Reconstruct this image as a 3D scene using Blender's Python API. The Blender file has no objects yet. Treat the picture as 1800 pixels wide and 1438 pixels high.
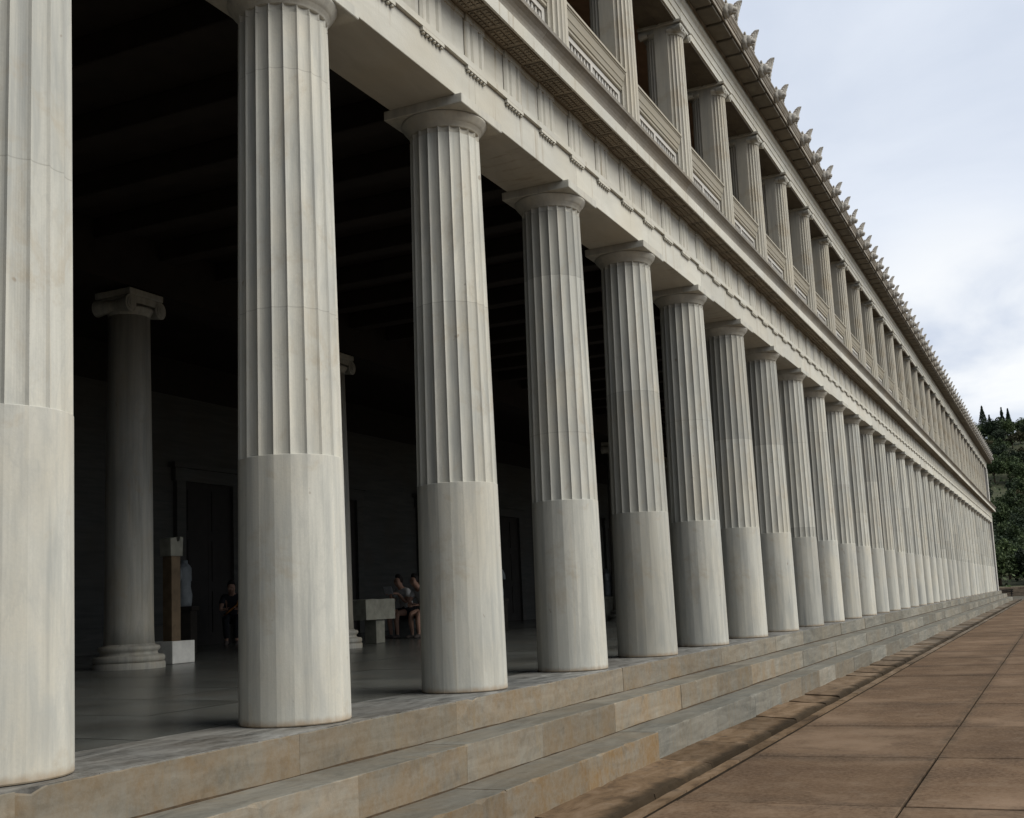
import bpy, bmesh, math, random
from mathutils import Vector, Matrix, noise as mnoise
R = math.radians
random.seed(7)
SC = bpy.context.scene
COL = SC.collection
S = 2.42                                    # column spacing

# ---------------------------------------------------------------- camera
CAM_POS = (-4.0558, -4.7737, 0.7254)
YAW, PITCH, ROLL = 0.4234, 0.1325, -0.0466
FPX, CX, CY = 2011.974, 39.877, 72.117      # focal and principal point offset, in pixels of an 1800 px wide frame
fwd = Vector((math.cos(PITCH)*math.cos(YAW), math.cos(PITCH)*math.sin(YAW), math.sin(PITCH)))
rt = Vector((math.sin(YAW), -math.cos(YAW), 0))
up = rt.cross(fwd)
rt2 = rt*math.cos(ROLL) + up*math.sin(ROLL)
up2 = -rt*math.sin(ROLL) + up*math.cos(ROLL)
cam = bpy.data.cameras.new('camera')
cam.sensor_fit = 'HORIZONTAL'; cam.sensor_width = 36
cam.lens = 36*FPX/1800
cam.shift_x = -CX/1800; cam.shift_y = CY/1800
cam.clip_start = 0.05; cam.clip_end = 6000
co = bpy.data.objects.new('camera', cam); COL.objects.link(co)
M = Matrix((rt2, up2, -fwd)).transposed().to_4x4()
M.translation = CAM_POS
co.matrix_world = M
SC.camera = co

# ---------------------------------------------------------------- sky, sun, exposure
SUN_EL, SUN_AZ = R(44), R(-84)             # azimuth measured from +X towards +Y
sdir = Vector((math.cos(SUN_EL)*math.cos(SUN_AZ), math.cos(SUN_EL)*math.sin(SUN_AZ), math.sin(SUN_EL)))
W = bpy.data.worlds.new('World'); SC.world = W; W.use_nodes = True
wt = W.node_tree; wt.nodes.clear()
def wn(t, **k):
    n = wt.nodes.new(t)
    for a, v in k.items(): setattr(n, a, v)
    return n
wout = wn('ShaderNodeOutputWorld'); bg = wn('ShaderNodeBackground'); bg.inputs['Strength'].default_value = 0.1
sky = wn('ShaderNodeTexSky'); sky.sky_type = 'NISHITA'; sky.sun_disc = False
sky.sun_elevation = SUN_EL; sky.sun_rotation = math.pi/2 - SUN_AZ
sky.air_density = 1.0; sky.dust_density = 1.2
tc = wn('ShaderNodeTexCoord')
sep = wn('ShaderNodeSeparateXYZ'); wt.links.new(tc.outputs['Generated'], sep.inputs[0])
zc = wn('ShaderNodeMath', operation='MAXIMUM'); wt.links.new(sep.outputs['Z'], zc.inputs[0]); zc.inputs[1].default_value = 0.0
za = wn('ShaderNodeMath', operation='ADD'); wt.links.new(zc.outputs[0], za.inputs[0]); za.inputs[1].default_value = 0.22
dv = wn('ShaderNodeVectorMath', operation='DIVIDE')
cz = wn('ShaderNodeCombineXYZ')
for i in range(3): wt.links.new(za.outputs[0], cz.inputs[i])
wt.links.new(tc.outputs['Generated'], dv.inputs[0]); wt.links.new(cz.outputs[0], dv.inputs[1])
nz = wn('ShaderNodeTexNoise'); nz.inputs['Scale'].default_value = 2.6; nz.inputs['Detail'].default_value = 7; nz.inputs['Roughness'].default_value = 0.52
nz.inputs['Distortion'].default_value = 0.35
wt.links.new(dv.outputs[0], nz.inputs['Vector'])
rp = wn('ShaderNodeValToRGB')               # cloud brightness
e = rp.color_ramp.elements
e[0].position = 0.30; e[0].color = (5.2, 5.75, 6.75, 1)
e[1].position = 0.70; e[1].color = (6.5, 6.95, 7.7, 1)
wt.links.new(nz.outputs['Fac'], rp.inputs['Fac'])
nz2 = wn('ShaderNodeTexNoise'); nz2.inputs['Scale'].default_value = 0.9; nz2.inputs['Detail'].default_value = 3
wt.links.new(dv.outputs[0], nz2.inputs['Vector'])
cov = wn('ShaderNodeMapRange'); wt.links.new(nz2.outputs['Fac'], cov.inputs['Value'])
cov.inputs['From Min'].default_value = 0.3; cov.inputs['From Max'].default_value = 0.55
cov.inputs['To Min'].default_value = 0.78; cov.inputs['To Max'].default_value = 0.97
mx = wn('ShaderNodeMix', data_type='RGBA'); wt.links.new(cov.outputs[0], mx.inputs['Factor'])
wt.links.new(sky.outputs[0], mx.inputs['A']); wt.links.new(rp.outputs['Color'], mx.inputs['B'])
# unseen sky behind the camera dimmed so left-facing sides get less light
sdx = wn('ShaderNodeVectorMath', operation='DOT_PRODUCT'); nrm0 = wn('ShaderNodeVectorMath', operation='NORMALIZE')
wt.links.new(tc.outputs['Generated'], nrm0.inputs[0]); wt.links.new(nrm0.outputs[0], sdx.inputs[0]); sdx.inputs[1].default_value = (0.97, -0.25, 0)
side_dim = wn('ShaderNodeMapRange', interpolation_type='SMOOTHSTEP'); wt.links.new(sdx.outputs['Value'], side_dim.inputs['Value'])
side_dim.inputs['From Min'].default_value = -0.7; side_dim.inputs['From Max'].default_value = 0.75; side_dim.inputs['To Min'].default_value = 0.55; side_dim.inputs['To Max'].default_value = 1.0
thm = wn('ShaderNodeMix', data_type='RGBA', blend_type='MULTIPLY'); thm.inputs['Factor'].default_value = 1.0
thc = wn('ShaderNodeCombineXYZ')
for i in range(3): wt.links.new(side_dim.outputs[0], thc.inputs[i])
wt.links.new(mx.outputs['Result'], thm.inputs['A']); wt.links.new(thc.outputs[0], thm.inputs['B'])
mx = thm
# a brighter gap in the clouds low over the hill
bd = wn('ShaderNodeVectorMath', operation='DOT_PRODUCT'); nrm = wn('ShaderNodeVectorMath', operation='NORMALIZE')
wt.links.new(tc.outputs['Generated'], nrm.inputs[0]); wt.links.new(nrm.outputs[0], bd.inputs[0])
bd.inputs[1].default_value = Vector((1.0, 0.05, 0.185)).normalized()
bm_ = wn('ShaderNodeMapRange', interpolation_type='SMOOTHSTEP'); wt.links.new(bd.outputs['Value'], bm_.inputs['Value'])
bm_.inputs['From Min'].default_value = 0.990; bm_.inputs['From Max'].default_value = 0.9995
bn = wn('ShaderNodeMath', operation='MULTIPLY'); wt.links.new(bm_.outputs[0], bn.inputs[0])
bn2 = wn('ShaderNodeMapRange'); wt.links.new(nz.outputs['Fac'], bn2.inputs['Value']); bn2.inputs['From Min'].default_value = 0.3; bn2.inputs['From Max'].default_value = 0.6
wt.links.new(bn2.outputs[0], bn.inputs[1])
mx2 = wn('ShaderNodeMix', data_type='RGBA'); wt.links.new(bn.outputs[0], mx2.inputs['Factor'])
wt.links.new(mx.outputs['Result'], mx2.inputs['A']); mx2.inputs['B'].default_value = (7.7, 7.9, 8.1, 1)
wt.links.new(mx2.outputs['Result'], bg.inputs['Color']); wt.links.new(bg.outputs[0], wout.inputs['Surface'])
sl = bpy.data.lights.new('sun', 'SUN'); sl.energy = 2.25; sl.angle = R(48); sl.color = (1.0, 0.958, 0.87)
so = bpy.data.objects.new('sun', sl); COL.objects.link(so)
so.rotation_euler = sdir.to_track_quat('Z', 'Y').to_euler()
so.location = (0, -20, 20)
vs = SC.view_settings
vs.view_transform = 'Standard'; vs.look = 'None'; vs.gamma = 1; vs.use_curve_mapping = False
vs.exposure = 0.33

# ---------------------------------------------------------------- materials
def newmat(name):
    m = bpy.data.materials.new(name); m.use_nodes = True
    t = m.node_tree; b = t.nodes['Principled BSDF']
    return m, t, b
def N(t, typ, **k):
    n = t.nodes.new(typ)
    for a, v in k.items(): setattr(n, a, v)
    return n
def ramp(t, src, stops):
    n = N(t, 'ShaderNodeValToRGB'); t.links.new(src, n.inputs['Fac'])
    el = n.color_ramp.elements
    while len(el) < len(stops): el.new(0.5)
    for q, (p, c) in zip(el, stops):
        q.position = p; q.color = tuple(c)+(1,) if len(c) == 3 else c
    return n.outputs['Color']
def mixc(t, fac, a, b, mode='MIX'):
    n = N(t, 'ShaderNodeMix', data_type='RGBA', blend_type=mode)
    for sock, v in (('Factor', fac), ('A', a), ('B', b)):
        if isinstance(v, (int, float)): n.inputs[sock].default_value = v
        elif isinstance(v, tuple): n.inputs[sock].default_value = v+(1,) if len(v) == 3 else v
        else: t.links.new(v, n.inputs[sock])
    return n.outputs['Result']
def mth(t, op, a, b=0.0, c=0.0):
    n = N(t, 'ShaderNodeMath', operation=op)
    for i, v in enumerate((a, b, c)):
        if isinstance(v, (int, float)): n.inputs[i].default_value = v
        else: t.links.new(v, n.inputs[i])
    return n.outputs[0]
def rng(t, v, a, b, c=0.0, d=1.0, smooth=False):
    n = N(t, 'ShaderNodeMapRange', interpolation_type='SMOOTHSTEP' if smooth else 'LINEAR'); t.links.new(v, n.inputs['Value'])
    for k, x in zip(('From Min', 'From Max', 'To Min', 'To Max'), (a, b, c, d)): n.inputs[k].default_value = x
    return n.outputs[0]
def noise(t, vec, scale, detail=4, rough=0.55, dist=0.0):
    n = N(t, 'ShaderNodeTexNoise'); t.links.new(vec, n.inputs['Vector'])
    n.inputs['Scale'].default_value = scale; n.inputs['Detail'].default_value = detail
    n.inputs['Roughness'].default_value = rough; n.inputs['Distortion'].default_value = dist
    return n.outputs['Fac']
def coords(t, scale=(1, 1, 1), rand=True, rot=(0, 0, 0)):
    tcn = N(t, 'ShaderNodeTexCoord'); oi = N(t, 'ShaderNodeObjectInfo')
    mp = N(t, 'ShaderNodeMapping'); t.links.new(tcn.outputs['Object'], mp.inputs['Vector'])
    mp.inputs['Scale'].default_value = scale; mp.inputs['Rotation'].default_value = rot
    v = mp.outputs[0]
    if rand:
        s = N(t, 'ShaderNodeVectorMath', operation='ADD'); t.links.new(v, s.inputs[0])
        c = N(t, 'ShaderNodeCombineXYZ'); k = mth(t, 'MULTIPLY', oi.outputs['Random'], 97.0)
        for i in range(3): t.links.new(k, c.inputs[i])
        t.links.new(c.outputs[0], s.inputs[1]); v = s.outputs[0]
    return v, tcn.outputs['Object'], oi.outputs['Random']
def attr(t, name):
    n = N(t, 'ShaderNodeAttribute', attribute_name=name); return n.outputs['Fac']
def bump(t, b, h, strength=0.3, dist=0.01):
    n = N(t, 'ShaderNodeBump'); n.inputs['Strength'].default_value = strength; n.inputs['Distance'].default_value = dist
    t.links.new(h, n.inputs['Height']); t.links.new(n.outputs[0], b.inputs['Normal'])

def column_marble(name, light, mid, dark, warm, joints=True):
    m, t, b = newmat(name)
    v, o, rnd = coords(t, (6, 6, 0.32), rot=(0.05, 0.03, 0))
    n1 = noise(t, v, 1.6, 6, 0.6, 0.25)
    col = ramp(t, n1, [(0.30, dark), (0.47, mid), (0.62, light), (0.8, warm)])
    v2, _, _ = coords(t, (1.2, 1.2, 0.8))
    n2 = noise(t, v2, 1.3, 5, 0.6, 0.3)
    col = mixc(t, rng(t, n2, 0.45, 0.7, 0, 0.55), col, warm)
    # grey veins that run up and across the drum
    v3, _, _ = coords(t, (3.2, 3.2, 0.9), rot=(0.5, 0.35, 0.2))
    n3 = noise(t, v3, 1.4, 7, 0.62, 0.5)
    vein = rng(t, mth(t, 'ABSOLUTE', mth(t, 'SUBTRACT', n3, 0.5)), 0.0, 0.035, 1, 0)
    col = mixc(t, mth(t, 'MULTIPLY', vein, 0.2), col, dark)
    v6, _, _ = coords(t, (4.5, 4.5, 1.0), rot=(0.75, 0.55, 0.3))
    n6 = noise(t, v6, 1.1, 6, 0.6, 0.35)
    col = mixc(t, rng(t, n6, 0.50, 0.64, 0, 0.42), col, dark)
    sz = N(t, 'ShaderNodeSeparateXYZ'); t.links.new(o, sz.inputs[0]); z = sz.outputs['Z']
    if joints:
        zz = mth(t, 'ADD', mth(t, 'DIVIDE', mth(t, 'MAXIMUM', z, 1.85), 1.72), mth(t, 'MULTIPLY', rnd, 7.3))
        fr = mth(t, 'FRACT', zz)
        line = rng(t, mth(t, 'ABSOLUTE', mth(t, 'SUBTRACT', fr, 0.5)), 0.0, 0.0030, 1, 0)
        line = mth(t, 'MULTIPLY', line, rng(t, z, 1.9, 1.91))
        wn1 = N(t, 'ShaderNodeTexWhiteNoise', noise_dimensions='1D'); t.links.new(mth(t, 'FLOOR', mth(t, 'ADD', zz, 0.5)), wn1.inputs['W'])
        col = mixc(t, mth(t, 'MULTIPLY', line, 0.42), col, (0.16, 0.14, 0.11))
        tone = rng(t, wn1.outputs['Value'], 0, 1, 0.78, 1.06)
        cc = N(t, 'ShaderNodeCombineColor'); [t.links.new(tone, cc.inputs[i]) for i in range(3)]
        col = mixc(t, 1.0, col, cc.outputs[0], 'MULTIPLY')
        # rust coloured dirt on the foot of the shaft and a few brown chips
        ns = noise(t, o, 14, 3)
        foot = mth(t, 'MULTIPLY', rng(t, mth(t, 'ADD', z, mth(t, 'MULTIPLY', ns, 0.05)), 0.02, 0.085, 1, 0, True), 0.75)
        col = mixc(t, foot, col, (0.30, 0.19, 0.09))
    tr = rng(t, rnd, 0, 1, 0.88, 1.04)
    cc2 = N(t, 'ShaderNodeCombineColor'); [t.links.new(tr, cc2.inputs[i]) for i in range(3)]
    col = mixc(t, 1.0, col, cc2.outputs[0], 'MULTIPLY')
    sp = noise(t, v2, 9, 2, 0.5)
    col = mixc(t, rng(t, sp, 0.75, 0.775, 0, 0.5), col, (0.2, 0.13, 0.07))
    ng = noise(t, o, 70, 3, 0.7)
    col = mixc(t, rng(t, ng, 0.35, 0.62, 0.16, 0), col, dark)
    nb = noise(t, o, 1.9, 5, 0.7, 0.5)
    col = mixc(t, rng(t, nb, 0.56, 0.68, 0, 0.35), col, (0.40, 0.31, 0.19))
    t.links.new(col, b.inputs['Base Color'])
    b.inputs['Roughness'].default_value = 0.62; b.inputs['Specular IOR Level'].default_value = 0.3
    bump(t, b, noise(t, o, 55, 4, 0.6), 0.18, 0.004)
    return m
MAR_COL = column_marble('column_marble', (0.665, 0.652, 0.575), (0.57, 0.564, 0.50), (0.39, 0.397, 0.37), (0.65, 0.59, 0.46))
MAR_CAP = column_marble('capital_marble', (0.62, 0.60, 0.52), (0.55, 0.535, 0.465), (0.42, 0.41, 0.37), (0.58, 0.52, 0.40), joints=False)
MAR_UP = column_marble('upper_column_marble', (0.65, 0.61, 0.51), (0.58, 0.55, 0.465), (0.45, 0.43, 0.38), (0.62, 0.54, 0.40), joints=False)

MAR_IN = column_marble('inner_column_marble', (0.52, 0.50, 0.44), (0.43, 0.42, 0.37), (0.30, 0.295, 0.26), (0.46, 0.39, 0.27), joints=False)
def block_marble(name, light, dark, warm, rough=0.6, stainy=0.0, grain=(0.5, 3, 6), spec=0.3, streak=0.0, tlo=0.86):
    """marble laid in blocks: face attributes 'tone' and 'stain' give each block its own look"""
    m, t, b = newmat(name)
    v, o, rnd = coords(t, grain, rot=(0.1, 0.15, 0.1))
    tn = attr(t, 'tone'); st = attr(t, 'stain')
    ad = N(t, 'ShaderNodeVectorMath', operation='ADD'); t.links.new(v, ad.inputs[0])
    c3 = N(t, 'ShaderNodeCombineXYZ'); k = mth(t, 'MULTIPLY', tn, 31.0); [t.links.new(k, c3.inputs[i]) for i in range(3)]
    t.links.new(c3.outputs[0], ad.inputs[1]); v = ad.outputs[0]
    n1 = noise(t, v, 1.5, 7, 0.62, 0.9)
    col = ramp(t, n1, [(0.3, dark), (0.5, tuple((a+c)/2 for a, c in zip(light, dark))), (0.68, light)])
    n2 = noise(t, o, 1.1, 5, 0.6)
    col = mixc(t, rng(t, n2, 0.42, 0.68, 0, 0.5), col, warm)
    if stainy:
        n3 = noise(t, o, 2.6, 6, 0.65, 0.4)
        f = mth(t, 'MULTIPLY', mth(t, 'MULTIPLY', rng(t, n3, 0.25, 0.6), st), stainy)
        col = mixc(t, f, col, (0.255, 0.168, 0.084))
        n4 = noise(t, o, 7, 5, 0.7)
        col = mixc(t, rng(t, n4, 0.60, 0.75, 0, 0.5), col, (0.13, 0.11, 0.085))
    if stainy:
        n10 = noise(t, o, 3.7, 6, 0.7, 0.6)
        col = mixc(t, rng(t, n10, 0.52, 0.66, 0, 0.28), col, tuple(x*0.62 for x in dark))
        n11 = noise(t, o, 21, 4, 0.7)
        col = mixc(t, rng(t, n11, 0.40, 0.6, 0.16, 0), col, tuple(x*1.25 for x in light))
    if streak:
        vs_, _, _ = coords(t, (9, 2, 0.5))
        n5 = noise(t, vs_, 1.6, 5, 0.65)
        n6 = noise(t, o, 0.9, 3)
        col = mixc(t, mth(t, 'MULTIPLY', mth(t, 'MULTIPLY', rng(t, n5, 0.55, 0.72), rng(t, n6, 0.4, 0.6)), streak), col, (0.30, 0.22, 0.12))
    tone = rng(t, tn, 0, 1, tlo, 1.05)
    cc = N(t, 'ShaderNodeCombineColor'); [t.links.new(tone, cc.inputs[i]) for i in range(3)]
    col = mixc(t, 1.0, col, cc.outputs[0], 'MULTIPLY')
    t.links.new(col, b.inputs['Base Color'])
    b.inputs['Roughness'].default_value = rough; b.inputs['Specular IOR Level'].default_value = spec
    bump(t, b, noise(t, o, 38, 5, 0.65), 0.3, 0.006)
    return m
MAR_STEP = block_marble('step_marble', (0.33, 0.32, 0.275), (0.15, 0.152, 0.134), (0.26, 0.22, 0.155), 0.8, stainy=0.75, tlo=0.55, streak=0.55, grain=(0.8, 3, 7), spec=0.1)
MAR_ENT = block_marble('entablature_marble', (0.67, 0.65, 0.57), (0.56, 0.545, 0.475), (0.62, 0.565, 0.44), 0.6, stainy=0.0, grain=(0.8, 3, 3), streak=0.75)
MAR_COR = block_marble('cornice_marble', (0.56, 0.53, 0.47), (0.36, 0.34, 0.30), (0.36, 0.29, 0.20), 0.65, stainy=0.35, grain=(0.8, 3, 3))
MAR_SIMA = block_marble('weathered_gutter_marble', (0.34, 0.32, 0.28), (0.20, 0.185, 0.155), (0.27, 0.23, 0.165), 0.7, stainy=0.2, grain=(0.7, 3, 3), streak=0.3)
SOFFIT = block_marble('dark_soffit_stone', (0.20, 0.175, 0.135), (0.11, 0.097, 0.075), (0.15, 0.12, 0.08), 0.8, grain=(2, 3, 3))
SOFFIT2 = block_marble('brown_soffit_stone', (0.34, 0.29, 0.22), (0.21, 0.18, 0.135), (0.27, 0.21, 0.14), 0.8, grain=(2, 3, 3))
MAR_ROOF = block_marble('eave_marble', (0.42, 0.39, 0.34), (0.27, 0.25, 0.21), (0.33, 0.28, 0.20), 0.7, stainy=0.3, grain=(1.5, 3, 3))
MAR_RAIL = block_marble('balustrade_cap_stone', (0.46, 0.42, 0.33), (0.36, 0.335, 0.27), (0.40, 0.34, 0.24), 0.6, grain=(0.4, 4, 8))
MAR_PLAIN = block_marble('panel_marble', (0.62, 0.60, 0.55), (0.52, 0.51, 0.48), (0.58, 0.52, 0.43), 0.6)
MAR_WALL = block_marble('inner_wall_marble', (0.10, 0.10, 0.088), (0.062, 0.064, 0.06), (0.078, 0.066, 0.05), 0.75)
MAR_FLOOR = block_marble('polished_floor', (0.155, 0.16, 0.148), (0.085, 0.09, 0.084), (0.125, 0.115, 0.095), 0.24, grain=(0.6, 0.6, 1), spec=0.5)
MAR_EDGE = block_marble('floor_border', (0.36, 0.36, 0.34), (0.035, 0.037, 0.036), (0.11, 0.095, 0.075), 0.42, stainy=0.15, grain=(1.3, 5, 1))
MAR_ANT = block_marble('antefix_marble', (0.50, 0.47, 0.42), (0.32, 0.31, 0.28), (0.42, 0.36, 0.28), 0.7, grain=(6, 6, 6))

def plain(name, c, rough=0.7, var=0.25, scale=6.0, spec=0.3, rand=0.15):
    m, t, b = newmat(name)
    v, o, rnd = coords(t)
    n = noise(t, v, scale, 5, 0.6)
    lo = tuple(x*(1-var) for x in c); hi = tuple(min(1, x*(1+var)) for x in c)
    col = ramp(t, n, [(0.3, lo), (0.7, hi)])
    tr = rng(t, rnd, 0, 1, 1-rand, 1+rand)
    cc = N(t, 'ShaderNodeCombineColor'); [t.links.new(tr, cc.inputs[i]) for i in range(3)]
    col = mixc(t, 1.0, col, cc.outputs[0], 'MULTIPLY')
    t.links.new(col, b.inputs['Base Color']); b.inputs['Roughness'].default_value = rough
    b.inputs['Specular IOR Level'].default_value = spec
    bump(t, b, noise(t, o, scale*6, 4, 0.6), 0.25, 0.005)
    return m
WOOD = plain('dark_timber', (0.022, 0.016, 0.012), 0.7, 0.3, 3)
DOORWOOD = plain('door_timber', (0.02, 0.016, 0.013), 0.6, 0.3, 4)
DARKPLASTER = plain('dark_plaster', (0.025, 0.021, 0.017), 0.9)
ROOFTILE = plain('roof_tile', (0.45, 0.30, 0.2), 0.8, 0.2, 2)
BROWNSTONE = plain('brown_stone', (0.12, 0.085, 0.05), 0.7, 0.35, 5)
WHITESTONE = plain('white_stone', (0.68, 0.67, 0.62), 0.6, 0.15, 5)
GREYSTONE = plain('grey_stone', (0.27, 0.265, 0.215), 0.7, 0.25, 6)
STATUESTONE = plain('statue_marble', (0.22, 0.24, 0.25), 0.6, 0.2, 8)
SKIN = plain('skin', (0.42, 0.25, 0.18), 0.55, 0.06, 5)
HAIR = plain('hair', (0.015, 0.011, 0.009), 0.6, 0.3, 30)
SHIRT = plain('white_shirt', (0.62, 0.62, 0.60), 0.85, 0.06, 8)
DARKCLOTH = plain('dark_cloth', (0.02, 0.021, 0.026), 0.9, 0.2, 8)
BLUECLOTH = plain('blue_cloth', (0.04, 0.06, 0.12), 0.9, 0.2, 8)
REDCLOTH = plain('red_cloth', (0.25, 0.05, 0.04), 0.9, 0.2, 8)
STRAP = plain('orange_strap', (0.5, 0.2, 0.05), 0.8, 0.1, 8)
PAPER = plain('paper', (0.75, 0.76, 0.78), 0.8, 0.05, 8)
SHOE = plain('shoe', (0.12, 0.10, 0.09), 0.8, 0.2, 8)
BLACKMETAL = plain('black_painted_wood', (0.012, 0.011, 0.012), 0.6, 0.2, 8)
BARK = plain('bark', (0.07, 0.05, 0.035), 0.9, 0.3, 6)
EARTH = plain('earth', (0.065, 0.055, 0.035), 0.95, 0.3, 0.8)
BANKSTONE = plain('bank_stone', (0.22, 0.17, 0.12), 0.95, 0.35, 1.4)

def leafmat(name, c, d):
    m, t, b = newmat(name)
    g = N(t, 'ShaderNodeNewGeometry'); oi = N(t, 'ShaderNodeObjectInfo')
    n = N(t, 'ShaderNodeTexNoise'); t.links.new(g.outputs['Position'], n.inputs['Vector']); n.inputs['Scale'].default_value = 0.5; n.inputs['Detail'].default_value = 3
    col = ramp(t, n.outputs['Fac'], [(0.35, d), (0.65, c)])
    isl = rng(t, g.outputs['Random Per Island'], 0, 1, 0.75, 1.25)
    r2 = mth(t, 'MULTIPLY', isl, rng(t, oi.outputs['Random'], 0, 1, 0.7, 1.25))
    cc = N(t, 'ShaderNodeCombineColor'); [t.links.new(r2, cc.inputs[i]) for i in range(3)]
    col = mixc(t, 1.0, col, cc.outputs[0], 'MULTIPLY')
    t.links.new(col, b.inputs['Base Color']); b.inputs['Roughness'].default_value = 0.65
    b.inputs['Specular IOR Level'].default_value = 0.2
    return m
LEAF = leafmat('leaf_green', (0.074, 0.104, 0.038), (0.034, 0.053, 0.022))
LEAFDARK = leafmat('leaf_dark', (0.036, 0.055, 0.026), (0.018, 0.030, 0.017))
LEAFDRY = leafmat('leaf_dry', (0.095, 0.088, 0.042), (0.055, 0.056, 0.026))

# paving: reddish stone slabs
def paving_mat():
    m, t, b = newmat('paving_stone')
    v, o, _ = coords(t, (1, 1, 1), rand=False)
    tn = attr(t, 'tone')
    n1 = noise(t, v, 0.55, 6, 0.6, 0.3)
    n2 = noise(t, v, 3.5, 6, 0.68)
    n3 = noise(t, v, 26, 5, 0.7)
    col = ramp(t, n1, [(0.32, (0.085, 0.052, 0.032)), (0.5, (0.130, 0.083, 0.050)), (0.68, (0.225, 0.155, 0.103))])
    col = mixc(t, rng(t, n2, 0.5, 0.72, 0, 0.35), col, (0.08, 0.058, 0.04))
    col = mixc(t, rng(t, n2, 0.5, 0.30, 0, 0.4), col, (0.23, 0.175, 0.125))
    # dark damp streaks across the slabs
    v4, _, _ = coords(t, (0.85, 0.5, 1), rand=False)
    n4 = noise(t, v4, 1.7, 5, 0.65, 0.5)
    col = mixc(t, rng(t, n4, 0.58, 0.72, 0, 0.4), col, (0.05, 0.036, 0.026))
    sx_ = N(t, 'ShaderNodeSeparateXYZ'); t.links.new(o, sx_.inputs[0])
    fx = mth(t, 'FRACT', mth(t, 'ADD', mth(t, 'DIVIDE', mth(t, 'SUBTRACT', sx_.outputs['X'], 4.28), 2.36), 20.5))
    jd = mth(t, 'MULTIPLY', mth(t, 'ABSOLUTE', mth(t, 'SUBTRACT', fx, 0.5)), 2.36)
    n8 = noise(t, v4, 2.3, 6, 0.7, 0.4)
    yj = mth(t, 'ABSOLUTE', mth(t, 'ADD', sx_.outputs['Y'], 3.64))
    jy = mth(t, 'MULTIPLY', rng(t, yj, 0.0, 0.12, 1, 0, True), rng(t, n8, 0.35, 0.6))
    col = mixc(t, mth(t, 'MULTIPLY', jy, 0.8), col, (0.04, 0.033, 0.024))
    js = mth(t, 'MULTIPLY', rng(t, jd, 0.0, 0.42, 1, 0, True), rng(t, n8, 0.42, 0.62))
    col = mixc(t, mth(t, 'MULTIPLY', js, 0.8), col, (0.048, 0.035, 0.026))
    n9 = noise(t, o, 1.3, 6, 0.7, 0.5)
    col = mixc(t, rng(t, n9, 0.52, 0.64, 0, 0.5), col, (0.066, 0.042, 0.027))
    n12 = noise(t, v4, 4.5, 5, 0.7, 0.6)
    col = mixc(t, rng(t, n12, 0.60, 0.70, 0, 0.35), col, (0.05, 0.034, 0.024))
    col = mixc(t, rng(t, n3, 0.38, 0.62, 0.38, 0), col, (0.26, 0.185, 0.125))
    tone = rng(t, tn, 0, 1, 0.86, 1.1)
    cc = N(t, 'ShaderNodeCombineColor'); [t.links.new(tone, cc.inputs[i]) for i in range(3)]
    col = mixc(t, 1.0, col, cc.outputs[0], 'MULTIPLY')
    t.links.new(col, b.inputs['Base Color'])
    b.inputs['Roughness'].default_value = 0.95; b.inputs['Specular IOR Level'].default_value = 0.06
    h = mth(t, 'ADD', mth(t, 'MULTIPLY', n2, 1.2), mth(t, 'MULTIPLY', n3, 0.5))
    bump(t, b, h, 0.5, 0.012)
    return m
PAVE = paving_mat()
def gutter_mat():
    m, t, b = newmat('gutter_stone')
    v, o, _ = coords(t, (1.2, 3, 3), rand=False)
    tn = attr(t, 'tone')
    n1 = noise(t, v, 1.6, 7, 0.68, 0.6)
    col = ramp(t, n1, [(0.3, (0.075, 0.052, 0.034)), (0.48, (0.155, 0.104, 0.062)), (0.66, (0.22, 0.158, 0.105))])
    n2 = noise(t, o, 5, 6, 0.7)
    col = mixc(t, rng(t, n2, 0.55, 0.72, 0, 0.7), col, (0.06, 0.05, 0.04))
    st = attr(t, 'stain')
    col = mixc(t, mth(t, 'MULTIPLY', st, 0.6), col, (0.20, 0.19, 0.165))
    sy_ = N(t, 'ShaderNodeSeparateXYZ'); t.links.new(o, sy_.inputs[0])
    n7 = noise(t, o, 3.0, 5, 0.65)
    yy_ = mth(t, 'ADD', sy_.outputs['Y'], mth(t, 'MULTIPLY', mth(t, 'SUBTRACT', n7, 0.5), 0.22))
    dirt = mth(t, 'MULTIPLY', rng(t, yy_, -1.58, -1.68), rng(t, sy_.outputs['Y'], -1.868, -1.855))
    col = mixc(t, mth(t, 'MULTIPLY', dirt, 0.85), col, (0.034, 0.026, 0.017))
    tone = rng(t, tn, 0, 1, 0.75, 1.2)
    cc = N(t, 'ShaderNodeCombineColor'); [t.links.new(tone, cc.inputs[i]) for i in range(3)]
    col = mixc(t, 1.0, col, cc.outputs[0], 'MULTIPLY')
    t.links.new(col, b.inputs['Base Color']); b.inputs['Roughness'].default_value = 0.95; b.inputs['Specular IOR Level'].default_value = 0.05
    bump(t, b, noise(t, o, 24, 6, 0.7), 0.45, 0.008)
    return m
GUT = gutter_mat()

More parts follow.
